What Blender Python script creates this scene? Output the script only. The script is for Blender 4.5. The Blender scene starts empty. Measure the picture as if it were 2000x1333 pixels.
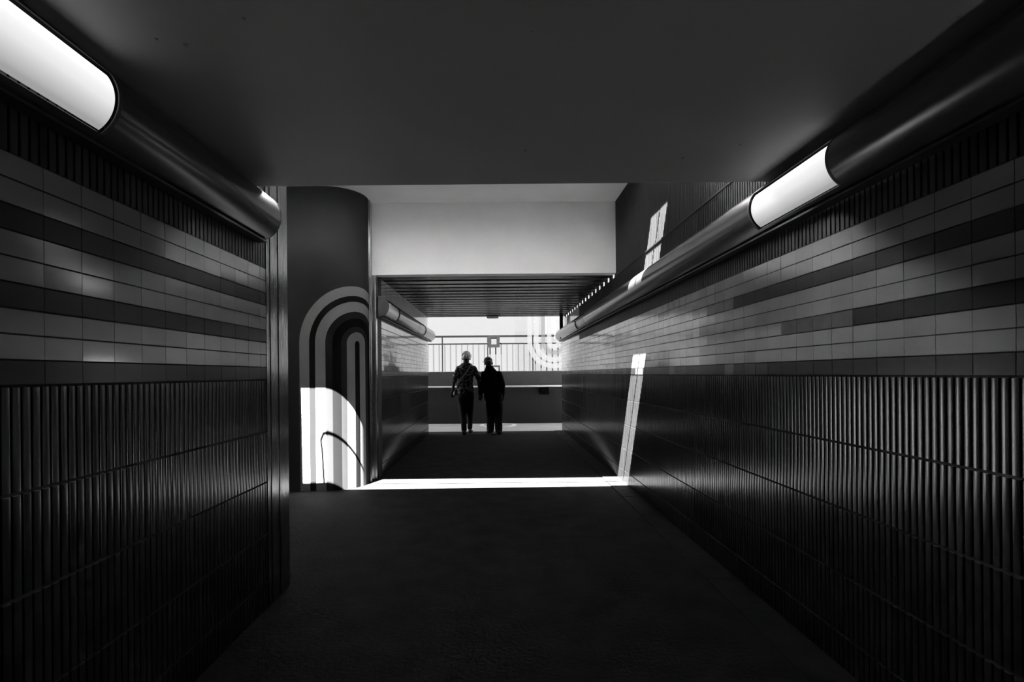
import bpy, bmesh, math, random
from mathutils import Vector, Matrix
random.seed(7)
S = bpy.context.scene
COL = S.collection
PI = math.pi

# ------------------------------------------------------------ camera, sky, sun, exposure
cd = bpy.data.cameras.new('camera'); cam = bpy.data.objects.new('camera', cd); COL.objects.link(cam)
cd.sensor_width = 36.0; cd.lens = 18.0; cd.shift_x = 0.015; cd.shift_y = 0.03225; cd.clip_start = 0.02
cam.matrix_world = Matrix.Translation((0, 0, 1.2)) @ Matrix.Rotation(PI/2, 4, 'X') @ Matrix.Rotation(-0.009, 4, 'Z')
S.camera = cam
SKY = 1.0; SUN = 300.0
w = bpy.data.worlds.new('overcast_white_sky'); S.world = w; w.use_nodes = True
bg = w.node_tree.nodes['Background']; bg.inputs[0].default_value = (1, 1, 1, 1); bg.inputs[1].default_value = SKY
_n = w.node_tree.nodes; _l = w.node_tree.links                  # hazy sky: bright towards the horizon, deep overhead
_t = _n.new('ShaderNodeTexCoord'); _s = _n.new('ShaderNodeSeparateXYZ'); _r = _n.new('ShaderNodeValToRGB')
_l.new(_t.outputs['Generated'], _s.inputs[0]); _l.new(_s.outputs[2], _r.inputs[0]); _l.new(_r.outputs[0], bg.inputs[0])
_e = _r.color_ramp.elements
_e[0].position = 0; _e[0].color = (20, 20, 20, 1); _e[1].position = 1; _e[1].color = (.6, .6, .6, 1)
for _p, _c in ((.41, 21), (.48, 2.5), (.62, .8)):
    _q = _e.new(_p); _q.color = (_c, _c, _c, 1)
sd = bpy.data.lights.new('sun', 'SUN'); sun = bpy.data.objects.new('sun', sd); COL.objects.link(sun)
SD = Vector((.213, .528, -1.0))
sun.rotation_euler = SD.to_track_quat('-Z', 'Y').to_euler(); sun.location = (-3, -6, 12)
sd.energy = SUN; sd.angle = math.radians(.2)
S.view_settings.view_transform = 'Standard'; S.view_settings.look = 'None'
S.view_settings.gamma = 1; S.view_settings.exposure = 0.0; S.view_settings.use_curve_mapping = False
S.cycles.max_bounces = 14; S.cycles.diffuse_bounces = 8; S.cycles.glossy_bounces = 6
S.cycles.caustics_reflective = True; S.cycles.sample_clamp_indirect = 20

# ------------------------------------------------------------ materials
def mat(name, v, rough=.6, metal=0.0, spec=.5, noise=0.0, nscale=8.0, bump=0.0, bscale=60.0, bdist=.01, stretch=(1, 1, 1), emit=None, coat=0.0):
    m = bpy.data.materials.new(name); m.use_nodes = True
    nt = m.node_tree; b = nt.nodes['Principled BSDF']
    b.inputs['Base Color'].default_value = (v, v, v, 1)
    b.inputs['Roughness'].default_value = rough; b.inputs['Metallic'].default_value = metal
    b.inputs['Specular IOR Level'].default_value = spec
    if coat: b.inputs['Coat Weight'].default_value = coat; b.inputs['Coat Roughness'].default_value = .1
    tc = nt.nodes.new('ShaderNodeTexCoord'); mp = nt.nodes.new('ShaderNodeMapping')
    mp.inputs['Scale'].default_value = stretch
    nt.links.new(tc.outputs['Object'], mp.inputs[0])
    n = nt.nodes.new('ShaderNodeTexNoise'); n.inputs['Scale'].default_value = nscale; n.inputs['Detail'].default_value = 6
    nt.links.new(mp.outputs[0], n.inputs[0])
    mr = nt.nodes.new('ShaderNodeMapRange')
    mr.inputs[1].default_value = .25; mr.inputs[2].default_value = .75
    mr.inputs[3].default_value = v*(1-noise); mr.inputs[4].default_value = v*(1+noise)
    nt.links.new(n.outputs[0], mr.inputs[0])
    if noise: nt.links.new(mr.outputs[0], b.inputs['Base Color'])
    if bump:
        n2 = nt.nodes.new('ShaderNodeTexNoise'); n2.inputs['Scale'].default_value = bscale; n2.inputs['Detail'].default_value = 5
        nt.links.new(mp.outputs[0], n2.inputs[0])
        bp = nt.nodes.new('ShaderNodeBump'); bp.inputs['Strength'].default_value = bump; bp.inputs['Distance'].default_value = bdist
        nt.links.new(n2.outputs[0], bp.inputs['Height']); nt.links.new(bp.outputs[0], b.inputs['Normal'])
    if emit is not None:
        b.inputs['Emission Color'].default_value = (1, 1, 1, 1); b.inputs['Emission Strength'].default_value = emit
    return m

M = {}
M['tile_light'] = mat('pale_glazed_tile', .24, .11, spec=1.0, noise=.12, nscale=5)
M['tile_light2'] = mat('pale_glazed_tile_variant', .22, .13, spec=1.0, noise=.12, nscale=5)
M['tile_mid'] = mat('mid_grey_glazed_tile', .10, .25, noise=.2, nscale=14)
M['tile_dark'] = mat('dark_glazed_tile', .015, .25, noise=.1, nscale=14)
M['tile_exit_lit'] = mat('exit_lit_glazed_tile', .40, .08, spec=1.0, noise=.12, nscale=5)  # same pale tile brightened beyond the beam, exit light put into its colour
M['tile_exit_lit2'] = mat('exit_lit_glazed_tile_variant', .36, .10, spec=1.0, noise=.12, nscale=5)
for _k in ('tile_light', 'tile_light2', 'tile_exit_lit', 'tile_exit_lit2'): M[_k].node_tree.nodes['Principled BSDF'].inputs['IOR'].default_value = 1.8
for _k in ('tile_exit_lit', 'tile_exit_lit2'): M[_k].node_tree.nodes['Principled BSDF'].inputs['IOR'].default_value = 2.6
M['grout'] = mat('dark_grout', .02, .9)
M['rib'] = mat('glazed_ribbed_panel', .019, .17, spec=1.0, noise=.15, nscale=3)
M['rib2'] = mat('glazed_ribbed_panel_variant', .0175, .20, spec=1.0, noise=.15, nscale=3)
for _k in ('rib', 'rib2'): M[_k].node_tree.nodes['Principled BSDF'].inputs['IOR'].default_value = 1.62
M['rib_groove'] = mat('panel_groove', .015, .6)
M['rib_edge'] = mat('panel_top_edge', .03, .7, spec=.1)
M['cap_grey'] = mat('grey_end_cap', .10, .5)
M['dull_rib'] = mat('dark_dull_panel', .014, .5, spec=.3)
M['upper'] = mat('dark_upper_panel', .014, .6, spec=.2, noise=.12, nscale=4)
M['upper2'] = mat('dark_upper_panel_variant', .0125, .6, spec=.2, noise=.12, nscale=4)
M['post'] = mat('streaked_steel_post', .35, .16, metal=1.0, noise=.5, nscale=6, bump=.25, bscale=9, bdist=.01, stretch=(14, 14, 1))  # vertically streaked steel for the edging strips
M['metal_trim'] = mat('brushed_trim', .45, .22, metal=1.0, noise=.3, nscale=5, stretch=(20, 20, 1))
M['ceil'] = mat('painted_concrete_ceiling', .25, .65, noise=.08, nscale=2, bump=.25, bscale=25, bdist=.004)
M['floor'] = mat('dark_asphalt', .021, .9, spec=.05, noise=.35, nscale=5, bump=.5, bscale=45, bdist=.012)
M['gutter'] = mat('concrete_gutter', .022, .85, spec=.05, noise=.4, nscale=6, bump=.5, bscale=14, bdist=.02)
M['outside'] = mat('sunbleached_paving', .26, .8, spec=.3, noise=.1, nscale=3)
M['plaster'] = mat('pale_plaster', .82, .8, noise=.05, nscale=3, bump=.3, bscale=40, bdist=.005)
M['deck'] = mat('corrugated_metal_sheet', .09, .22, metal=.95, noise=.3, nscale=5, stretch=(.4, 3, 3))
M['housing'] = mat('dark_enamel_housing', .10, .22, noise=.05, metal=.55)
M['housing_black'] = mat('black_housing_base', .015, .5)
M['seam'] = mat('dark_seam_ring', .03, .5)
M['lens_off'] = mat('opal_diffuser_unlit', .7, .3)
M['parapet'] = mat('dark_painted_concrete', .03, .8, spec=.05, noise=.12, nscale=6)
M['parapet_low'] = mat('darker_painted_concrete', .012, .8, spec=.05, noise=.12, nscale=6)
M['backwall'] = mat('light_cladding', .0130, .9, spec=.1, noise=.02)
M['white_rail'] = mat('white_rail_paint', .30, .6, spec=.2)
M['dark_rail'] = mat('dark_grey_rail', .0006, .8, spec=.03)
M['baluster'] = mat('pale_grey_baluster', .0095, .9, spec=.05)
M['black'] = mat('matt_black', .001, .8, spec=.02)
M['manhole'] = mat('worn_manhole_cover', .45, .7, spec=.1)
M['sign_grey'] = mat('grey_sign_plate', .0022, .8, spec=.03, noise=.3, nscale=20)
M['sign_white'] = mat('white_sign_panel', .016, .8, spec=.03)
M['blister'] = mat('old_paint_blister', .2, .7)
# people
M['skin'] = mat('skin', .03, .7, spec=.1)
M['hair'] = mat('grey_hair', .45, .8, noise=.3, nscale=40, bump=.8, bscale=60, bdist=.01)
M['trousers'] = mat('dark_trousers', .008, .9, spec=.08)
M['jacket'] = mat('black_jacket', .004, .9, spec=.05)
M['shoe'] = mat('black_shoe', .006, .7, spec=.15)
M['cap'] = mat('dark_cap', .02, .8)
M['strap'] = mat('pale_strap', .25, .6)
M['bag'] = mat('dark_leather', .012, .5)

def blouse_mat():
    m = mat('mottled_blouse', .05, .9, spec=.1)
    nt = m.node_tree; b = nt.nodes['Principled BSDF']
    tc = nt.nodes.new('ShaderNodeTexCoord'); v = nt.nodes.new('ShaderNodeTexVoronoi'); v.inputs['Scale'].default_value = 26
    nt.links.new(tc.outputs['Object'], v.inputs[0])
    r = nt.nodes.new('ShaderNodeValToRGB'); r.color_ramp.elements[0].position = .25; r.color_ramp.elements[0].color = (.16, .16, .16, 1)
    r.color_ramp.elements[1].position = .55; r.color_ramp.elements[1].color = (.01, .01, .01, 1)
    nt.links.new(v.outputs['Distance'], r.inputs[0]); nt.links.new(r.outputs[0], b.inputs['Base Color'])
    return m
M['blouse'] = blouse_mat()

def lens_mat(name, cx, side, hi, lo):
    """lit opal diffuser: the inner tube shows brighter through its upper half than through the thick lower lip"""
    m = bpy.data.materials.new(name); m.use_nodes = True
    nt = m.node_tree; b = nt.nodes['Principled BSDF']; b.inputs['Base Color'].default_value = (.15, .15, .15, 1); b.inputs['Roughness'].default_value = .3
    tc = nt.nodes.new('ShaderNodeTexCoord'); sp = nt.nodes.new('ShaderNodeSeparateXYZ'); nt.links.new(tc.outputs['Object'], sp.inputs[0])
    mr = nt.nodes.new('ShaderNodeValToRGB')
    m1 = nt.nodes.new('ShaderNodeMapRange'); m1.inputs[1].default_value = 1.88; m1.inputs[2].default_value = 2.10
    nt.links.new(sp.outputs[2], m1.inputs[0]); nt.links.new(m1.outputs[0], mr.inputs[0])
    e = mr.color_ramp.elements
    e[0].position = .0; e[0].color = (lo, lo, lo, 1); e[1].position = 1; e[1].color = (hi*2.6,)*3+(1,)
    for p, c in ((.18, lo*1.05), (.22, lo*1.35), (.45, hi), (.65, hi*1.2)):
        q = e.new(p); q.color = (c, c, c, 1)
    nt.links.new(mr.outputs[0], b.inputs['Emission Color']); b.inputs['Emission Strength'].default_value = 1
    return m
M['lens'] = lens_mat('lit_opal_diffuser', 0, 0, .80, .33)

ARC_C, ARC_Z = .365, 1.535
def mural_mat():
    m = bpy.data.materials.new('painted_arch_mural'); m.use_nodes = True
    nt = m.node_tree; b = nt.nodes['Principled BSDF']; b.inputs['Roughness'].default_value = .9; b.inputs['Specular IOR Level'].default_value = .02
    L = nt.links.new
    uv = nt.nodes.new('ShaderNodeUVMap'); sp = nt.nodes.new('ShaderNodeSeparateXYZ'); L(uv.outputs[0], sp.inputs[0])
    def op(o, a, b_=None):
        n = nt.nodes.new('ShaderNodeMath'); n.operation = o
        for i, q in enumerate((a, b_)):
            if q is None: continue
            if isinstance(q, (int, float)): n.inputs[i].default_value = q
            else: L(q, n.inputs[i])
        return n.outputs[0]
    s = op('SUBTRACT', sp.outputs[0], ARC_C)
    z = op('MAXIMUM', op('SUBTRACT', sp.outputs[1], ARC_Z), 0.0)
    r = op('SQRT', op('ADD', op('MULTIPLY', s, s), op('MULTIPLY', z, z)))
    ramp = nt.nodes.new('ShaderNodeValToRGB'); ramp.color_ramp.interpolation = 'CONSTANT'; L(r, ramp.inputs[0])
    G, BG, MID, BK = .24, .014, .022, .007
    bands = [(0, BG*.7), (.03, G*.9), (.125, MID), (.18, BK), (.27, MID), (.34, G), (.446, BG*.9), (.51, G), (.61, .036)]
    e = ramp.color_ramp.elements
    e[0].position = 0; e[0].color = (bands[0][1],)*3+(1,)
    e[1].position = bands[1][0]; e[1].color = (bands[1][1],)*3+(1,)
    for p, c in bands[2:]:
        q = e.new(p); q.color = (c, c, c, 1)
    n = nt.nodes.new('ShaderNodeTexNoise'); n.inputs['Scale'].default_value = 4; n.inputs['Detail'].default_value = 6; L(uv.outputs[0], n.inputs[0])
    mr = nt.nodes.new('ShaderNodeMapRange'); mr.inputs[3].default_value = .85; mr.inputs[4].default_value = 1.15; L(n.outputs[0], mr.inputs[0])
    mx = nt.nodes.new('ShaderNodeVectorMath'); mx.operation = 'SCALE'; L(ramp.outputs[0], mx.inputs[0]); L(mr.outputs[0], mx.inputs[3])
    L(mx.outputs[0], b.inputs['Base Color'])
    return m
M['mural'] = mural_mat()

def film_mat(name, v, alpha):
    m = bpy.data.materials.new(name); m.use_nodes = True
    nt = m.node_tree; b = nt.nodes['Principled BSDF']; b.inputs['Base Color'].default_value = (v, v, v, 1)
    b.inputs['Alpha'].default_value = alpha; b.inputs['Roughness'].default_value = .9; b.inputs['Specular IOR Level'].default_value = .03
    return m
M['film'] = film_mat('white_window_film', .0185, .78)
M['film_grey'] = film_mat('grey_window_film', .0080, .6)
def glass_mat():
    m = bpy.data.materials.new('clear_glass'); m.use_nodes = True; nt = m.node_tree
    o = nt.nodes['Material Output']; nt.nodes.remove(nt.nodes['Principled BSDF'])
    t = nt.nodes.new('ShaderNodeBsdfTransparent'); g = nt.nodes.new('ShaderNodeBsdfGlossy'); g.inputs['Roughness'].default_value = .03
    t.inputs[0].default_value = (.97, .97, .97, 1)
    mx = nt.nodes.new('ShaderNodeMixShader'); mx.inputs[0].default_value = .02
    nt.links.new(t.outputs[0], mx.inputs[1]); nt.links.new(g.outputs[0], mx.inputs[2]); nt.links.new(mx.outputs[0], o.inputs[0])
    return m
M['glass'] = glass_mat()

# ------------------------------------------------------------ mesh helpers
class MB:
    def __init__(s): s.v = []; s.f = []; s.m = []; s.mats = []; s.uv = None; s.smooth = False
    def mi(s, m):
        if m not in s.mats: s.mats.append(m)
        return s.mats.index(m)
    def poly(s, pts, m):
        k = len(s.v); s.v += [tuple(p) for p in pts]; s.f.append(tuple(range(k, k+len(pts)))); s.m.append(s.mi(m))
    def box(s, x0, x1, y0, y1, z0, z1, m):
        k = len(s.v)
        s.v += [(x, y, z) for x in (x0, x1) for y in (y0, y1) for z in (z0, z1)]
        for f in ((0, 1, 3, 2), (4, 6, 7, 5), (0, 4, 5, 1), (2, 3, 7, 6), (0, 2, 6, 4), (1, 5, 7, 3)):
            s.f.append(tuple(k+i for i in f)); s.m.append(s.mi(m))
    def prism(s, pts, z0, z1, m):          # pts in xy, any winding
        n = len(pts); k = len(s.v)
        s.v += [(p[0], p[1], z0) for p in pts]+[(p[0], p[1], z1) for p in pts]
        i = s.mi(m)
        s.f.append(tuple(k+j for j in range(n))[::-1]); s.m.append(i)
        s.f.append(tuple(k+n+j for j in range(n))); s.m.append(i)
        for j in range(n):
            q = (j+1) % n; s.f.append((k+j, k+q, k+n+q, k+n+j)); s.m.append(i)
    def ring_loft(s, rings, m, cap=True):
        k = len(s.v); n = len(rings[0]); i = s.mi(m)
        for r in rings: s.v += [tuple(p) for p in r]
        for a in range(len(rings)-1):
            for j in range(n):
                q = (j+1) % n
                s.f.append((k+a*n+j, k+a*n+q, k+(a+1)*n+q, k+(a+1)*n+j)); s.m.append(i)
        if cap:
            s.f.append(tuple(k+j for j in range(n))[::-1]); s.m.append(i)
            s.f.append(tuple(k+(len(rings)-1)*n+j for j in range(n))); s.m.append(i)
    def tube(s, pts, radii, m, n=12):
        pts = [Vector(p) for p in pts]
        if isinstance(radii, (int, float)): radii = [radii]*len(pts)
        rings = []; up = None
        for a, p in enumerate(pts):
            d = (pts[min(a+1, len(pts)-1)]-pts[max(a-1, 0)]).normalized()
            ref = up if up is not None else (Vector((0, 0, 1)) if abs(d.z) < .9 else Vector((0, 1, 0)))
            u = d.cross(ref).normalized(); v = u.cross(d).normalized(); up = v
            rings.append([p+(u*math.cos(2*PI*j/n)+v*math.sin(2*PI*j/n))*radii[a] for j in range(n)])
        s.ring_loft(rings, m)
    def ell(s, c, r, m, n=16, rot=None):
        c = Vector(c); rings = []
        for a in range(1, n//2):
            t = PI*a/(n//2)
            ring = []
            for j in range(n):
                p = Vector((r[0]*math.sin(t)*math.cos(2*PI*j/n), r[1]*math.sin(t)*math.sin(2*PI*j/n), -r[2]*math.cos(t)))
                if rot is not None: p = rot @ p
                ring.append(c+p)
            rings.append(ring)
        s.ring_loft(rings, m)
    def build(s, name, parent=None, smooth=False):
        me = bpy.data.meshes.new(name); me.from_pydata(s.v, [], s.f)
        for m in s.mats: me.materials.append(M[m])
        me.polygons.foreach_set('material_index', s.m)
        bm = bmesh.new(); bm.from_mesh(me)
        if not getattr(s, 'nonormal', False): bmesh.ops.recalc_face_normals(bm, faces=bm.faces)
        bm.to_mesh(me); bm.free()
        if smooth: me.polygons.foreach_set('use_smooth', [True]*len(me.polygons))
        o = bpy.data.objects.new(name, me); COL.objects.link(o)
        if parent is not None:
            o.parent = parent; o.matrix_parent_inverse = Matrix.Translation(-Vector(parent.location))
        return o
def struct(o, label=None):
    o['kind'] = 'structure'
    if label: o['label'] = label
    return o
def tag(o, label, cat, group=None):
    o['label'] = label; o['category'] = cat
    if group: o['group'] = group
    return o
def empty(name, loc, label, cat, group=None):
    o = bpy.data.objects.new(name, None); COL.objects.link(o); o.location = loc; return tag(o, label, cat, group)

# ------------------------------------------------------------ the setting
WL, WR, WF = -1.20, 1.38, -1.38       # near left wall, right wall, far left wall
ZC = 2.135                            # near ceiling
YE = 2.52                            # its far edge
ZT = 3.17                             # roof of the open junction
ZD = 2.35                             # corrugated ceiling of the far passage
YB, YX = 5.87, 10.30                  # beam face, exit
ROW0, ROWH = 1.182, .064

def ribs(mb, X, s, y0, y1, z0, z1, ma, mb_, pitch=.028, depth=.0018, g=.009, jit=.0002, bulge=.0006, nf=6):
    """vertical ribbed glazed panel on the plane x=X whose face looks along s (+1 or -1)"""
    n = int((y1-y0)/pitch); y = y0
    bv = .0018
    for k in range(n+1):
        ya = y0+k*pitch; yb = min(ya+pitch-g, y1)
        if ya >= y1: break
        d0 = depth+random.uniform(-jit, jit); d1 = depth+random.uniform(-jit, jit)
        xa, xb = X+s*d0, X+s*d1
        m = ma if random.random() < .6 else mb_
        prev = (xa, ya)
        for q in range(1, nf+1):                       # gently convex face
            t = q/nf; xq = xa+(xb-xa)*t+s*bulge*(1-(2*t-1)**2); yq = ya+(yb-ya)*t
            mb.poly([(prev[0], prev[1], z0), (xq, yq, z0), (xq, yq, z1-bv), (prev[0], prev[1], z1-bv)], m)
            prev = (xq, yq)
        mb.poly([(xa, ya, z1-bv), (xb, yb, z1-bv), (X, yb, z1), (X, ya, z1)], 'rib_edge')
        mb.poly([(X, ya-.001, z0), (xa, ya, z0), (xa, ya, z1-bv), (X, ya-.001, z1)], m)
        mb.poly([(xb, yb, z0), (X, yb+.001, z0), (X, yb+.001, z1), (xb, yb, z1-bv)], m)
        mb.poly([(X, yb+.001, z0), (X, min(yb+g, y1)-.001, z0), (X, min(yb+g, y1)-.001, z1), (X, yb+.001, z1)], 'rib_groove')
def tiles(mb, X, s, y0, y1, colour, pitch=.124):
    D = .004
    for r in range(9):
        z0 = ROW0+r*ROWH+.0022; z1 = ROW0+(r+1)*ROWH-.0022
        k = 0
        while y0+k*pitch < y1:
            ya = y0+k*pitch+.001; yb = min(y0+(k+1)*pitch-.001, y1); k += 1
            t = random.gauss(0, .0003); q = random.gauss(0, .00012)
            m = colour(r, .5*(ya+yb))
            a = (X+s*(D-t+q), ya, z0); b = (X+s*(D+t+q), yb, z0); c = (X+s*(D+t-q), yb, z1); d = (X+s*(D-t-q), ya, z1)
            mb.poly([a, b, c, d], m)
            mb.poly([(X, yb, z0), (X, ya, z0), a, b][::-1], m)
            mb.poly([d, c, (X, yb, z1), (X, ya, z1)], m)
            mb.poly([(X, ya, z0), a, d, (X, ya, z1)], m); mb.poly([b, (X, yb, z0), (X, yb, z1), c], m)
COURSES = [(0.0, .136), (.144, .378), (.386, .646), (.654, .908), (.916, 1.178)]
def light_of(): return 'tile_light' if random.random() < .6 else 'tile_light2'
def exit_lit_of(): return 'tile_exit_lit' if random.random() < .6 else 'tile_exit_lit2'
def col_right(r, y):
    if r and y > YB+.1: return exit_lit_of()  # past the beam the tile colour carries the exit light
    if r == 0: return 'tile_mid' if (y > 3.0 and random.random() < .4) else 'tile_dark'
    if r == 6: return 'tile_dark' if y < 2.99 else ('tile_mid' if y < 3.38 else light_of())  # both dark rows pale with distance, a reflection put into the tile colour
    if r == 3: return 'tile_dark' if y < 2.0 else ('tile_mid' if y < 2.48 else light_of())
    return light_of()
def col_left(r, y): return 'tile_dark' if r in (0, 3, 6) else light_of()
def col_far(r, y): return ('tile_mid' if random.random() < .5 else 'tile_dark') if r == 0 else exit_lit_of()

# right wall
b = MB(); b.nonormal = True
b.box(WR, WR+.2, -4, 10.87, -.02, 1.9, 'grout')
b.box(WR, WR+.2, -4, YB, 1.9, ZT+.09, 'grout')
b.box(WR, WR+.2, YB, 10.87, 1.9, ZD-.04, 'grout')
for z0, z1 in COURSES: ribs(b, WR, -1, -1.0, 10.87, z0, z1, 'rib', 'rib2')
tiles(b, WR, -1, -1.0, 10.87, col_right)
ribs(b, WR, -1, -1.0, 8.5, 1.762, 2.0, 'dull_rib', 'rib_groove', bulge=.0002)
b.poly([(WR-.003, 8.5, 1.762), (WR-.003, 10.87, 1.762), (WR-.003, 10.87, ZD-.04), (WR-.003, 8.5, ZD-.04)][::-1], 'tile_exit_lit')
ribs(b, WR, -1, YE-.4, 8.5, 2.0, 2.305, 'upper', 'upper2', jit=.0003, depth=.006)
for a, c in ((YE-.4, 3.48), (3.492, 4.90), (4.908, YB)):
    ribs(b, WR, -1, a, c, 2.318, ZT, 'upper', 'upper2', jit=.0003)
b.box(WR-.012, WR, YE-.4, YB, 2.300, 2.312, 'upper')
# thin closing sheet over the wall top, open under every trough of the corrugated deck
y = YB+.08
while y < 10.25:
    b.box(WR, WR+.002, y+.09, y+.27, ZD-.04, ZD+.05, 'rib_groove'); y += .27
b.box(WR, WR+.002, YB, YB+.08, ZD-.04, ZD+.05, 'rib_groove')
struct(b.build('wall_right'), 'right tunnel wall of ribbed panels below and banded glazed tiles above')

# near left wall
b = MB(); b.nonormal = True
b.box(WL-.3, WL, -4, 2.93, -.02, ZT+.09, 'grout')
for z0, z1 in COURSES: ribs(b, WL, 1, -1.0, 2.66, z0, z1, 'rib', 'rib2')
tiles(b, WL, 1, -1.0, 2.66, col_left)
ribs(b, WL, 1, -1.0, 2.66, 1.762, ZC, 'dull_rib', 'rib_groove', bulge=.0002)
b.box(-7.2, WL-.3, 2.73, 2.93, -.02, ZT+.09, 'plaster')
struct(b.build('wall_left'), 'near left tunnel wall with banded glazed tiles')
b = MB()
for k, (ya, yb) in enumerate(((2.662, 2.70), (2.705, 2.75), (2.755, 2.80), (2.805, 2.86), (2.865, 2.932))):
    b.box(WL-.02, WL+.006+.003*(k % 2), ya, yb, 0, ZT, 'post')
b.box(WL-.02, WL+.0, 2.931, 2.940, 0, ZT, 'metal_trim')
struct(b.build('trim_1'), 'dark glossy steel edging at the end of the near left wall')

# far left wall
b = MB(); b.nonormal = True
b.box(WF-.2, WF, 6.13, YX, -.02, ZD+.02, 'grout')
for z0, z1 in COURSES: ribs(b, WF, 1, 6.14, YX, z0, z1, 'rib', 'rib2')
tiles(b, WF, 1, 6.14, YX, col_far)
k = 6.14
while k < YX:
    b.poly([(WF+.004, k, 1.764), (WF+.004, min(k+.9, YX), 1.764), (WF+.004, min(k+.9, YX), ZD), (WF+.004, k, ZD)], 'tile_exit_lit'); k += .906
struct(b.build('wall_left_far'), 'far left passage wall of pale glazed tiles over dark panels')

# mural wall: a flat panel that rounds the corner into the passage
prof = [(-7.0, 5.32, -5.2), (-2.6, 5.32, -.8), (-1.8, 5.32, 0)]
for k in range(1, 25):
    t = k/24*PI/2
    prof.append((-1.8+.38*math.sin(t), 5.70-.38*math.cos(t), .38*t))
prof.append((-1.42, YB+.02, .38*PI/2+.19))
me = bpy.data.meshes.new('wall_mural'); vs = []; fs = []; uvs = []
for x, yy, s in prof: vs += [(x, yy, 0), (x, yy, ZT)]
for k in range(len(prof)-1): fs.append((2*k, 2*k+2, 2*k+3, 2*k+1))
nb = len(vs)
vs += [(-7.0, 6.3, 0), (-7.0, 6.3, ZT), (WF-.04, 6.3, 0), (WF-.04, 6.3, ZT)]
L_ = 2*(len(prof)-1)
fs += [(nb, 0, 1, nb+1), (L_, nb+2, nb+3, L_+1), (nb+2, nb, nb+1, nb+3)]
me.from_pydata(vs, [], fs); uvl = me.uv_layers.new(name='UVMap')
for p in me.polygons:
    for li in p.loop_indices:
        vi = me.loops[li].vertex_index
        uvl.data[li].uv = (prof[vi//2][2] if vi < nb else 9, vs[vi][2])
    p.use_smooth = p.index < len(prof)-1
me.materials.append(M['mural']); o = bpy.data.objects.new('wall_mural', me); COL.objects.link(o)
struct(o, 'curved corner wall painted with concentric pale and dark arch stripes')
b = MB()
for ya, yb, xo, m in ((5.705, 5.735, .006, 'metal_trim'), (5.742, 5.80, .012, 'metal_trim'), (5.806, 5.866, .004, 'post')):
    b.box(-1.44, -1.42+xo, ya, yb, 0, ZT-.005, m)
b.box(-1.44, WF+.001, 5.872, 5.95, 0, ZD-.005, 'metal_trim')
b.box(-1.58, WF+.003, 5.952, 6.13, 0, ZD-.005, 'rib_groove')
struct(b.build('trim_2'), 'vertical metal edging between the mural and the far passage')
b = MB(); b.box(-7.2, -7.0, 2.72, 6.3, 0, ZT+.09, 'plaster'); struct(b.build('wall_side'))
b = MB(); b.box(-1.5, 1.6, -4.2, -4, 0, ZT, 'tile_dark'); struct(b.build('wall_back'))

# ceilings
b = MB(); b.box(WL, WR, -4, YE, ZC, ZT+.09, 'ceil'); struct(b.build('ceiling'), 'low painted concrete ceiling of the near tunnel')
b = MB()
T0, T1 = ZT, ZT+.06
# slot corners at roof height: near edge 3.66..3.74, far edge 4.21, slanted left end, right end at x=1.255
SL_n, SL_f, SR = (-2.69, 3.66), (-2.48, 4.21), 1.25
b.prism([(-7.2, 2.0), (WR, 2.0), (WR, 3.74), (SR, 3.74), SL_n, (-7.2, 3.66)], T0, T1, 'plaster')
b.prism([(-7.2, 4.21), SL_f, (SR, 4.21), (WR, 4.21), (WR, YB), (-7.2, YB)], T0, T1, 'plaster')
b.prism([(-7.2, 3.66), SL_n, SL_f, (-7.2, 4.21)], T0, T1, 'plaster')
b.prism([(SR, 3.74), (WR, 3.74), (WR, 4.21), (SR, 4.21)], T0, T1, 'plaster')
b.prism([(-7.2, YB), (-1.42, YB), (-1.42, 6.3), (-7.2, 6.3)], T0, T1, 'plaster')
struct(b.build('ceiling_junction'), 'pale raised ceiling over the junction, cut by a narrow skylight slot')
b = MB()
b.box(-2.30, 1.38, 3.941, 3.959, ZT+.026, ZT+.034, 'black')
b.tube([(-2.30, 3.952, ZT+.03), (-2.36, 3.945, ZT+.03), (-2.40, 3.91, ZT+.03), (-2.412, 3.85, ZT+.03), (-2.49, 3.60, ZT+.03)], .011, 'black', 8)
struct(b.build('trim_3'), 'dark glazing bar along the skylight slot')
b = MB()
b.box(WF-.04, WR, YB, YB+.15, ZD+.0, ZT+.0, 'plaster')
struct(b.build('wall_beam'), 'pale plastered downstand beam above the far passage')
# corrugated deck
b = MB(); y = YB+.15
pr = [(0, .0), (.05, .0), (.075, .04), (.125, .04), (.15, 0), (.20, 0), (.218, .02), (.252, .02)]
pts = [(YB+.12, ZD+.01)]
y = YB+.08
while y < 10.25:
    for dy, dz in ((0, .038), (.085, .038), (.10, 0), (.13, 0), (.14, .012), (.165, .012), (.175, 0), (.205, 0), (.215, .012), (.24, .012), (.25, 0), (.258, 0)):
        if y+dy > YB+.14 and y+dy < YX: pts.append((y+dy, ZD+dz))
    y += .27
pts.append((YX, ZD))
for (ya, za), (yb, zb) in zip(pts, pts[1:]):
    b.poly([(WF, ya, za), (WR, ya, za), (WR, yb, zb), (WF, yb, zb)], 'deck')
struct(b.build('ceiling_far'), 'dark corrugated sheet ceiling of the far passage')
b = MB()  # unseen mass added to keep the sun off the parapet
b.box(WF-.2, WR, YB+.15, YX, ZD+.06, 5.25, 'plaster')
b.box(-8, WF-.2, 6.31, YX, 0, 5.25, 'plaster')  # added on the left so no sun reaches the terrace there
b.box(WR+.21, 8, 8.5, YX, 0, 2.2, 'plaster')
struct(b.build('shade_mass'), 'unseen mass added above the far passage to shade the exit')
b = MB()
b.box(1.275, 1.335, 10.22, YX, 1.9, ZD-.002, 'black')
struct(b.build('trim_4'), 'short dark post beside the passage exit')

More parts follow.
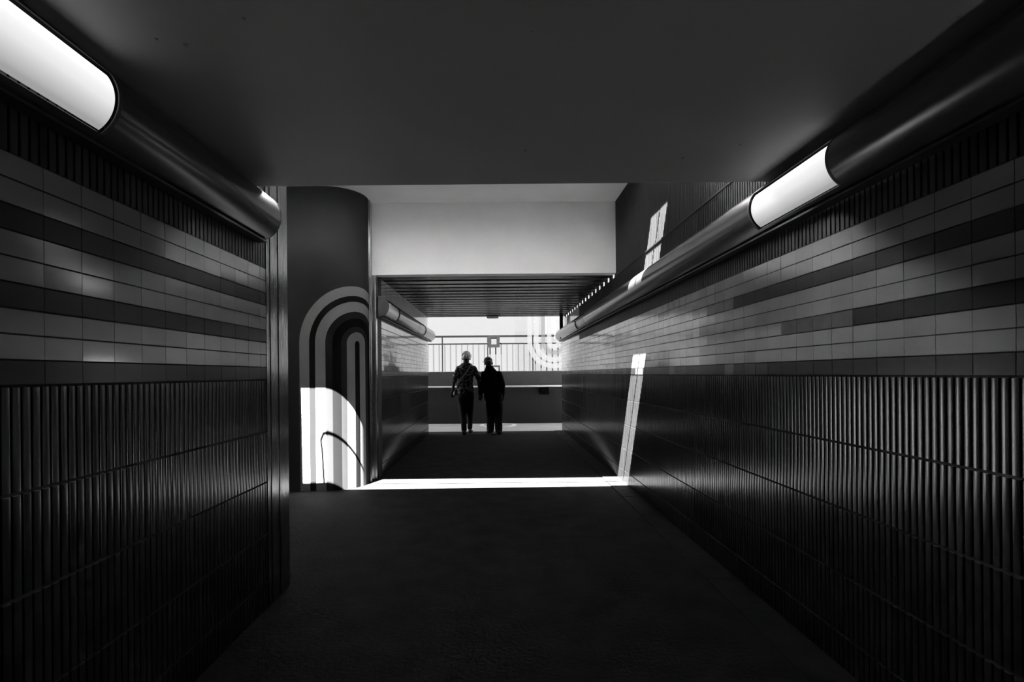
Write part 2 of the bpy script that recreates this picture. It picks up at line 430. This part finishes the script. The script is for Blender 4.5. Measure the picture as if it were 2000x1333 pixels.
# floors
b = MB()
b.box(-7.2, WR-.18, -4, 10.72, -.1, 0, 'floor')
struct(b.build('floor'), 'dark worn asphalt floor of the tunnel')
b = MB()
y = -1.0
while y < 10.6:
    b.box(WR-.178, WR, y, min(y+.98, 10.72), -.1, .008, 'gutter'); y += .99
struct(b.build('trim_5'), 'narrow concrete gutter strip along the right wall')
b = MB(); b.box(-9, 9, 10.72, 16, -.12, -.002, 'outside'); struct(b.build('floor_terrace'), 'pale paving beyond the passage exit')

# beyond the exit
b = MB()
b.box(-9, 9, 12.42, 12.60, 0, .88, 'parapet_low'); b.box(-9, 9, 12.40, 12.60, .88, 1.27, 'parapet')
struct(b.build('wall_parapet'), 'dark grey parapet wall beyond the exit')
b = MB()
k = -9.0
while k < 9:
    b.box(k, k+5.99, 15.0, 15.1, -.1, 6.0, 'backwall'); k += 6
b.box(-9, 9, 15.06, 15.2, -.1, 6.0, 'backwall')
struct(b.build('wall_far'), 'bright pale cladding wall behind the railing')

# ------------------------------------------------------------ railing on the parapet
rl = empty('railing', (0, 12.5, 1.27), 'dark two-bar railing with pale balusters on top of the grey parapet', 'railing')
Y = 12.5
b = MB(); b.box(-8, 8, Y-.02, Y+.02, 2.10, 2.145, 'dark_rail'); b.build('top_rail', rl)
b = MB(); b.box(-8, 8, Y-.012, Y+.012, 1.925, 1.955, 'dark_rail'); b.build('middle_rail', rl)
px = lambda p: (p-970)*.0125
for p in (776, 864.5, 953, 1041, 1129):
    b = MB(); b.box(px(p)-.013, px(p)+.013, Y-.02, Y+.02, 1.27, 2.11, 'dark_rail'); b.build('post', rl)
p = 836.0
while p < 1100:
    if min(abs(p-q) for q in (864.5, 953, 1041)) > 4:
        b = MB(); b.box(px(p)-.014, px(p)+.014, Y-.012, Y+.012, 1.272, 1.927, 'baluster'); b.build('baluster', rl)
    p += 11.05
# handrail in front of the parapet
hr = empty('handrail', (0, 12.3, .88), 'thin white handrail running along the dark grey parapet', 'handrail')
b = MB(); b.tube([(-6, 12.3, .895), (6, 12.3, .905)], .021, 'white_rail', 10); b.build('rail', hr, True)
for x in (-2.4, -1.2, .95, 2.6):
    b = MB(); b.tube([(x, 12.3, .885), (x, 12.31, .85), (x, 12.42, .84)], .009, 'black', 6); b.build('bracket', hr, True)
b = MB(); b.box(1.06, 1.23, 12.33, 12.418, .72, .86, 'black'); b.box(1.03, 1.26, 12.38, 12.419, .70, .88, 'black')
tag(b.build('junction_box'), 'small black box on the parapet under the white handrail', 'box')
# signs
sg = empty('hanging_sign', (-.08, 12.4, 1.85), 'square grey framed sign with bright white centre on the railing above the man', 'sign')
b = MB()
x0, x1, z0, z1 = px(952.5), px(976.5), 1.2-(677.5-731)*-0.0, 0
def zz(py): return 1.2-(py-731)*.0124
b.box(px(952.5), px(959.8), 12.40, 12.43, zz(679), zz(656.5), 'sign_grey')
b.box(px(970.3), px(976.5), 12.40, 12.43, zz(679), zz(656.5), 'sign_grey')
b.box(px(959.8), px(970.3), 12.40, 12.43, zz(679), zz(673), 'sign_grey')
b.box(px(959.8), px(970.3), 12.40, 12.43, zz(660.5), zz(656.5), 'sign_grey')
b.build('frame', sg)
b = MB(); b.box(px(959.8), px(970.3), 12.41, 12.42, zz(673), zz(660.5), 'sign_white'); b.build('panel', sg)
sg = empty('notice_plate', (-.04, 12.4, 1.27), 'small grey notice plate low on the railing behind the man in the cap', 'sign')
b = MB(); b.box(px(958), px(976.8), 12.44, 12.46, 1.272, zz(714), 'sign_grey'); b.build('frame', sg)
b = MB(); b.box(px(961), px(973.5), 12.435, 12.44, 1.272, zz(717.5), 'sign_white'); b.build('panel', sg)
b = MB(); b.box(-.185, .045, 10.20, 10.31, ZD-.03, ZD+.002, 'lens_off'); b.box(-.165, .025, 10.22, 10.29, ZD-.036, ZD-.03, 'lens_off')
tag(b.build('ceiling_fixture'), 'flat grey fixture on the corrugated ceiling edge above the exit', 'fixture')

# manhole cover outside
b = MB()
b.tube([(.02, 11.95, -.002), (.02, 11.95, .012)], .43, 'manhole', 40)
b.tube([(.02, 11.95, .011), (.02, 11.95, .016)], .33, 'outside', 36)
tag(b.build('manhole_cover'), 'round pale rimmed manhole cover on the paving beyond the exit', 'manhole cover')

# glass screen with a U shaped stripe film
gs = empty('glass_screen', (1.4, 12.3, 1.27), 'clear glass screen with white U-shaped stripe decals right of the exit', 'glass screen')
b = MB(); b.box(.45, 2.3, 12.445, 12.452, 1.272, 4.2, 'glass'); b.build('pane', gs)
UC, UZ = 1.40, 1.97
def uband(r0, r1, m):
    q = MB(); n = 40; arc = [(-PI*k/n) for k in range(n+1)]
    pi_ = [(UC-r0, 4.1)]+[(UC-r0*math.cos(PI*k/n), UZ-r0*math.sin(PI*k/n)) for k in range(n+1)]+[(UC+r0, 4.1)]
    po = [(UC-r1, 4.1)]+[(UC-r1*math.cos(PI*k/n), UZ-r1*math.sin(PI*k/n)) for k in range(n+1)]+[(UC+r1, 4.1)]
    for k in range(len(pi_)-1):
        q.poly([(pi_[k][0], 12.443, pi_[k][1]), (pi_[k+1][0], 12.443, pi_[k+1][1]), (po[k+1][0], 12.443, po[k+1][1]), (po[k][0], 12.443, po[k][1])], m)
    q.build('stripe', gs)
uband(.53, .645, 'film'); uband(.37, .49, 'film'); uband(.21, .31, 'film_grey'); uband(.06, .17, 'film')

# ------------------------------------------------------------ tube lights
R, ZL = .12, 2.0
def seg(X, s, y0, y1, r, a0, a1, m, name, par, caps=True, n=28, back=True):
    """part of a half-round trunking on wall plane X; s = direction into the room; angles in degrees, 0 = towards the room, up positive"""
    b = MB(); prof = [(X+s*r*math.cos(math.radians(a0+(a1-a0)*k/n)), ZL+r*math.sin(math.radians(a0+(a1-a0)*k/n))) for k in range(n+1)]
    k0 = len(b.v)
    inner = [(X+s*(r-.004)*math.cos(math.radians(a0+(a1-a0)*k/n)), ZL+(r-.004)*math.sin(math.radians(a0+(a1-a0)*k/n))) for k in range(n+1)]
    for (xa, za), (xb, zb) in zip(prof, prof[1:]): b.poly([(xa, y0, za), (xb, y0, zb), (xb, y1, zb), (xa, y1, za)], m)
    for (xa, za), (xb, zb) in zip(inner, inner[1:]): b.poly([(xa, y0, za), (xa, y1, za), (xb, y1, zb), (xb, y0, zb)], m)
    for yy in (y0, y1):
        for k in range(n): b.poly([(prof[k][0], yy, prof[k][1]), (prof[k+1][0], yy, prof[k+1][1]), (inner[k+1][0], yy, inner[k+1][1]), (inner[k][0], yy, inner[k][1])], m)
    for k in (0, n): b.poly([(prof[k][0], y0, prof[k][1]), (prof[k][0], y1, prof[k][1]), (inner[k][0], y1, inner[k][1]), (inner[k][0], y0, inner[k][1])], m)
    bm_ = b.build(name, par, False)
    me = bm_.data; bm = bmesh.new(); bm.from_mesh(me); bmesh.ops.remove_doubles(bm, verts=bm.verts, dist=1e-5)
    bmesh.ops.recalc_face_normals(bm, faces=bm.faces)
    for f in bm.faces: f.smooth = abs(f.normal.y) < .5
    for e in bm.edges:
        if e.calc_face_angle(0) > .6: e.smooth = False
    bm.to_mesh(me); bm.free()
    return bm_
def endcap(X, s, y, name, par, m, d=.006):
    b = MB(); n = 20
    pts = [(X+s*R*1.01*math.cos(PI*(k/n-.5)), ZL+R*1.01*math.sin(PI*(k/n-.5))) for k in range(n+1)]
    k0 = len(b.v)
    b.v += [(x, y, z) for x, z in pts]+[(x, y+d, z) for x, z in pts]
    q = len(pts); i = b.mi(m)
    b.f += [tuple(range(q))[::-1], tuple(range(q, 2*q))]; b.m += [i, i]
    for k in range(q):
        j = (k+1) % q; b.f.append((k, j, q+j, q+k)); b.m.append(i)
    b.build(name, par)
def trunk(name, X, s, y0, y1, lenses, joints, label, caps=(1, 1), hm='housing'):
    t = empty(name, (X+s*.05, y0, ZL-R), label, 'tube light', 'half-round tube lights along the tunnel walls')
    cuts = [y0]+sorted([v for l in lenses for v in l[:2]]+list(joints))+[y1]
    L0 = [(l[0], l[1]) for l in lenses]
    for a, c in zip(cuts, cuts[1:]):
        ln = [l for l in lenses if abs(l[0]-a) < 1e-6]
        if ln:
            seg(X, s, a+.012, c-.012, R-.012, -56, 38, ln[0][2], 'diffuser', t)
            seg(X, s, a, c, R, -90, -57, hm, 'housing', t); seg(X, s, a, c, R, 40, 90, 'housing_black', 'housing', t)
            for q in (a, c-.012): seg(X, s, q, q+.012, R+.001, -57, 40, 'seam', 'end_ring', t, n=20)
        else: seg(X, s, a+.0015, c-.0015, R, -90, 90, hm, 'housing', t)
    b = MB(); b.box(min(X, X+s*.05), max(X, X+s*.05), y0, y1, ZL-R-.010, ZL-R-.001, 'housing_black'); b.build('base_strip', t)
    if caps[0]: endcap(X, s, y0-.006, 'end_cap', t, 'cap_grey')
    if caps[1]: endcap(X, s, y1, 'end_cap', t, 'housing')
    return t
trunk('tube_light', WL+.005, 1, -1.0, 2.57, [(.55, 1.48, 'lens')], [], 'long dark half-round light on the near left wall with a large lit diffuser')
trunk('tube_light', WR-.014, -1, -1.0, 10.80, [(1.92, 2.53, 'lens'), (7.35, 8.15, 'lens_off')], [5.4, 6.35, 8.9], 'longest half-round light running the whole right wall, one short diffuser lit')
trunk('tube_light', WF+.008, 1, 5.96, 10.5, [(5.98, 6.7, 'lens_off'), (8.4, 9.2, 'lens_off')], [], 'half-round light on the far left passage wall with two unlit diffusers')

# paint blisters and scuffs on the near ceiling
b = MB()
for pxx, pyy, r in ((310, 70, .006), (366, 81, .008), (482, 32, .006), (1046, 62, .003), (1030, 295, .007), (1090, 150, .004), (1450, 287, .006), (1338, 312, .008), (1880, 40, .006)):
    y = 935/(731-pyy); x = (pxx-970)*y/1000
    b.ell((x, y, ZC), (r, r, r*.6), 'blister', 10)
struct(b.build('trim_6'), 'small paint blisters on the near ceiling')

# ------------------------------------------------------------ people
def loft(mb, secs, m, n=24):
    """secs: (x, y, z, rx, ry)"""
    rings = []
    for x, y, z, rx, ry in secs:
        rings.append([(x+rx*math.cos(2*PI*j/n), y+ry*math.sin(2*PI*j/n), z) for j in range(n)])
    mb.ring_loft(rings, m)
def limb(mb, pts, rad, m, n=14):
    mb.tube(pts, rad, m, n)
    mb.ell(pts[0], (rad[0],)*3, m, 12); mb.ell(pts[-1], (rad[-1],)*3, m, 12)
    for p, r in zip(pts[1:-1], rad[1:-1]): mb.ell(p, (r,)*3, m, 12)
def fuse(mb, name, parent, voxel=.008, smooth=3):
    o = mb.build(name, None)
    me = o.data
    md = o.modifiers.new('r', 'REMESH'); md.mode = 'VOXEL'; md.voxel_size = voxel; md.use_smooth_shade = True
    if smooth:
        sm = o.modifiers.new('s', 'SMOOTH'); sm.iterations = smooth; sm.factor = .5
    dg = bpy.context.evaluated_depsgraph_get(); dg.update()
    new = bpy.data.meshes.new_from_object(o.evaluated_get(dg)); o.modifiers.clear(); o.data = new
    if not new.materials: new.materials.append(M[mb.mats[0]])
    new.polygons.foreach_set('use_smooth', [True]*len(new.polygons))
    new.name = name
    o.parent = parent; o.matrix_parent_inverse = Matrix.Translation(-Vector(parent.location))
    return o
PY = 10.30
def P(pxx, pyy, dy=0.0):                      # silhouette point of the couple, at their distance
    return Vector(((pxx-970)*.0103, PY+dy, 1.2-(pyy-731)*.01026))
def hand(mb, wrist, tip_dir, side, m, curl=.5, inward=Vector((0, 1, 0))):
    """palm plus five separate bent fingers"""
    d = Vector(tip_dir).normalized(); acr = inward.cross(d).normalized(); nrm = d.cross(acr).normalized()
    w_ = Vector(wrist); pc = w_+d*.045
    rot = Matrix((acr, nrm, d)).transposed()
    mb.ell(pc, (.038, .016, .052), m, 14, rot)
    for k, (off, ln) in enumerate(((-.028, .062), (-.010, .072), (.009, .067), (.027, .052))):
        a = w_+d*.085+acr*off; bq = a+d*ln*.45+nrm*side*.012*curl*2; c = bq+(d*(1-curl)+nrm*side*curl).normalized()*ln*.33; e = c+(d*(1-curl*1.6)+nrm*side*curl*1.6).normalized()*ln*.28
        limb(mb, [a-d*.02, a, bq, c, e], [.0085, .0085, .008, .0075, .0065], m, 8)
    a = w_+d*.03-acr*.034; limb(mb, [a, a-acr*.018+d*.025, a-acr*.02+d*.052+nrm*side*.012], [.011, .0095, .008], m, 8)

def head(mb, c, m, tall=.118, wide=.076):
    c = Vector(c)
    mb.ell(c+Vector((0, -.008, .018)), (wide, .095, tall*.80), m, 24)
    mb.ell(c+Vector((0, .035, -.045)), (wide*.74, .062, .068), m, 20)          # jaw
    mb.ell(c+Vector((0, .098, -.012)), (.013, .020, .024), m, 12)              # nose
    mb.ell(c+Vector((0, .086, -.050)), (.026, .012, .008), m, 12)              # mouth
    for s in (-1, 1):
        mb.ell(c+Vector((s*.031, .080, .012)), (.014, .010, .009), m, 10)      # eyes
        mb.ell(c+Vector((s*(wide+.003), .002, -.008)), (.010, .022, .033), m, 12)   # ears

# ---- the woman on the left
wm = empty('person', (P(908, 848).x, PY, 0), 'older person with short grey curly hair, patterned top and diagonal strap, walking on the left', 'person')
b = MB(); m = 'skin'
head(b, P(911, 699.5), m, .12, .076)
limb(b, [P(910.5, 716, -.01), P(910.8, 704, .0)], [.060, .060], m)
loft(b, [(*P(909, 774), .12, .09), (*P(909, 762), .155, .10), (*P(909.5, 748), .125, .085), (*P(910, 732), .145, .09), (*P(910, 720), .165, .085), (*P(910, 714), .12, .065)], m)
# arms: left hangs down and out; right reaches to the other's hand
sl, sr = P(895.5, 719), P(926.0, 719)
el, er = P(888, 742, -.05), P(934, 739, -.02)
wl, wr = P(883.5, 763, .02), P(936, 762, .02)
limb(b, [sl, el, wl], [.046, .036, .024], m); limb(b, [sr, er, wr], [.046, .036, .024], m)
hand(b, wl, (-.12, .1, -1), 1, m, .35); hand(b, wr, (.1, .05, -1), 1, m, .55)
# legs: mid-stride
kl, kr = P(903.2, 808, .05), P(917, 808, .10)
al, ar = P(906.3, 838, -.10), P(916.0, 837, .18)
limb(b, [P(902, 776), kl, al], [.085, .055, .038], m); limb(b, [P(916, 776), kr, ar], [.085, .055, .038], m)
fuse(b, 'body', wm, .0065, 2)
# hair: a cloud of short curls
b = MB(); random.seed(3)
hc = P(911, 695.5, -.012)
b.ell(hc, (.088, .098, .095), 'hair', 24)
for k in range(150):
    u = random.uniform(-.45, 1); t = random.uniform(0, 2*PI); q = math.sqrt(1-u*u)
    d = Vector((q*math.cos(t), q*math.sin(t), u))
    if d.y > .35 and d.z < .45: continue
    r = random.uniform(.010, .028); b.ell(hc+Vector((d.x*.086, d.y*.098, d.z*.092)), (r, r, r), 'hair', 8)
fuse(b, 'hair', wm, .006, 1)
# blouse
b = MB(); m = 'blouse'
loft(b, [(*P(909.5, 768.5), .176, .122), (*P(909.3, 762), .168, .120), (*P(909.6, 748), .146, .105), (*P(910, 735), .155, .105), (*P(910, 722), .178, .100), (*P(910, 716.0), .160, .085), (*P(910.3, 712), .120, .072), (*P(910.6, 708.5), .075, .062)], m)
limb(b, [sl, sl.lerp(el, .5), el+Vector((0, 0, -.02))], [.052, .056, .050], m)
limb(b, [sr, sr.lerp(er, .5), er], [.052, .056, .050], m)
fuse(b, 'blouse', wm, .008, 3)
# trousers
b = MB(); m = 'trousers'
loft(b, [(*P(909.3, 780), .150, .115), (*P(909.3, 772), .166, .118), (*P(909.3, 762), .150, .11)], m)
limb(b, [P(901.2, 777), P(903.0, 792, .03), kl, P(905, 824, -.03), P(906, 839, -.095)], [.097, .086, .070, .058, .055], m)
limb(b, [P(917.2, 777), P(917.3, 792, .05), kr, P(916.5, 824, .14), P(915.8, 837.5, .175)], [.097, .084, .068, .055, .052], m)
fuse(b, 'trousers', wm, .008, 3)
def shoe(par, heel, toe, m='shoe', h=.075, wid=.045):
    q = MB(); heel = Vector(heel); toe = Vector(toe); d = toe-heel
    q.ell(heel+d*.12+Vector((0, 0, h*.5)), (wid*.85, .055, h*.62), m, 14)
    q.ell(heel+d*.5+Vector((0, 0, h*.36)), (wid*.95, .10, h*.42), m, 16)
    q.ell(heel+d*.82+Vector((0, 0, h*.30)), (wid, .07, h*.34), m, 14)
    zb = min(heel.z, toe.z)
    o = fuse(q, 'shoe', par, .006, 2); return o
shoe(wm, (P(906.3, 0).x, PY-.19, .002), (P(905.8, 0).x, PY+.05, .002))
shoe(wm, (P(916.2, 0).x, PY+.10, .002), (P(917.2, 0).x, PY+.34, .002))

# bag with diagonal strap
bgo = empty('shoulder_bag', tuple(P(897, 768, -.1)), 'small dark bag on a pale diagonal strap at the hip of the grey-haired walker', 'bag')
b = MB()
c = P(891.8, 764.5, .02)
loft(b, [(c.x+.005, c.y, c.z-.085, .065, .035), (c.x, c.y, c.z-.07, .08, .045), (c.x+.005, c.y, c.z+.02, .068, .04), (c.x+.01, c.y, c.z+.05, .05, .03)], 'bag')
fuse(b, 'pouch', bgo, .007, 2)
b = MB()
a0, a1 = P(921.5, 712.0, -.075), P(897.0, 745.5, -.125)
def strip(pts, wd, th, m):
    rings = []
    for i, p in enumerate(pts):
        d = (Vector(pts[min(i+1, len(pts)-1)])-Vector(pts[max(i-1, 0)])).normalized(); nrm = Vector((0, -1, 0)); sd_ = d.cross(nrm).normalized(); p = Vector(p)
        rings.append([p+sd_*wd+nrm*th, p-sd_*wd+nrm*th, p-sd_*wd-nrm*th, p+sd_*wd-nrm*th])
    b.ring_loft(rings, m)
strip([P(922.5, 710.5, -.02), P(921, 713, -.085), P(915, 721.5, -.112), P(908, 731, -.122), P(901, 740.5, -.120), P(896.5, 747, -.112), P(893, 757, -.03)], .011, .004, 'strap')
b.build('strap', bgo, False)

# ---- the man on the right
mn = empty('person', (P(963, 848).x, PY, 0), 'shorter person in a dark jacket, trousers and cap, walking on the right holding hands', 'person')
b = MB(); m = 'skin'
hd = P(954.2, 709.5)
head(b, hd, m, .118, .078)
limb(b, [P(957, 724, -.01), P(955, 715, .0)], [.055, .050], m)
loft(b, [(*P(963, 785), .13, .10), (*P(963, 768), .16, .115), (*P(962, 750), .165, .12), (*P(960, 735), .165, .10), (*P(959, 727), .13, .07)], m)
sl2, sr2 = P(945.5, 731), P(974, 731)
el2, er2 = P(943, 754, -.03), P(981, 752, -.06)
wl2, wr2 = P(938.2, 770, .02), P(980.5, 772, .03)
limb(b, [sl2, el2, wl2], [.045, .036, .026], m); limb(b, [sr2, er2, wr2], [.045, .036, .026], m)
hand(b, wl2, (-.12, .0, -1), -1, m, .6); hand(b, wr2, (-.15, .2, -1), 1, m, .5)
kl2, kr2 = P(957.5, 815, .12), P(972.5, 815, .02)
al2, ar2 = P(956, 838, -.02), P(973, 838, -.08)
limb(b, [P(957, 786), kl2, al2], [.09, .06, .04], m); limb(b, [P(970, 786), kr2, ar2], [.09, .06, .04], m)
fuse(b, 'body', mn, .0065, 2)
# cap with brim turned a little to the left
b = MB(); m = 'cap'
cc = P(953.6, 705.2, -.004)
rings = []
for k in range(9):
    t = k/8*PI/2*.96
    rings.append([(cc.x+.088*math.cos(t)*math.cos(2*PI*j/24), cc.y+.103*math.cos(t)*math.sin(2*PI*j/24), cc.z+.085*math.sin(t)) for j in range(24)])
b.ring_loft([[(x*1.0, y, z-.012) for x, y, z in rings[0]]]+rings, m)
fuse(b, 'cap', mn, .006, 2)
b = MB()
br = []
for k in range(15):
    t = PI*(.25+.75*k/14)
    br.append((cc.x+(.150)*math.cos(t)*.78+.004, cc.y+.165*math.sin(t)))
br2 = [(cc.x+.080*math.cos(PI*(.25+.75*k/14)), cc.y+.095*math.sin(PI*(.25+.75*k/14))) for k in range(15)]
rr = [[(x, y, cc.z-.026) for x, y in (br[k], br2[k])]+[(x, y, cc.z-.016) for x, y in (br2[k], br[k])] for k in range(15)]
b.ring_loft(rr, 'cap'); o = b.build('cap_brim', mn); o['label'] = 'flat brim pointing forward and left'
b = MB()
arc = [(cc.x+.058*math.cos(PI*k/12)*1.0, cc.y-.103*math.sqrt(max(0, 1-(.058*math.cos(PI*k/12)/.088)**2))-.002, cc.z-.014+.022*math.sin(PI*k/12)) for k in range(13)]
b.tube(arc, .0045, 'strap', 6); o = b.build('cap_strap', mn, True); o['label'] = 'pale curved adjuster strap at the back of the cap'
# jacket
b = MB(); m = 'jacket'
loft(b, [(*P(963.5, 783), .175, .13), (*P(963.2, 776), .188, .14), (*P(962.8, 762), .186, .14), (*P(961, 745), .178, .13), (*P(959.5, 733), .168, .11), (*P(958.5, 727), .145, .09), (*P(957.2, 722), .110, .080), (*P(956, 717.5), .080, .074), (*P(955.6, 714.0), .070, .070)], m)
limb(b, [sl2, sl2.lerp(el2, .5), el2, wl2+Vector((.004, 0, .01))], [.068, .066, .062, .046], m)
limb(b, [sr2, sr2.lerp(er2, .5), er2, wr2+Vector((0, 0, .0))], [.070, .068, .060, .048], m)
fuse(b, 'jacket', mn, .008, 3)
b = MB(); m = 'trousers'
loft(b, [(*P(964, 792), .150, .12), (*P(964, 783), .17, .125), (*P(963.5, 774), .15, .11)], m)
limb(b, [P(957.5, 788), P(957.5, 800, .06), kl2, P(957.2, 828, .05), P(957, 839.5, -.01)], [.104, .098, .088, .080, .076], m)
limb(b, [P(971.3, 788), P(972, 800, .03), kr2, P(972.8, 828, -.03), P(973, 840, -.08)], [.108, .102, .088, .078, .074], m)
fuse(b, 'trousers', mn, .008, 3)
shoe(mn, (P(955, 0).x, PY-.10, .03), (P(952.5, 0).x, PY+.14, .002), wid=.05)
shoe(mn, (P(973.5, 0).x, PY-.17, .002), (P(976.5, 0).x, PY+.07, .002), wid=.05)
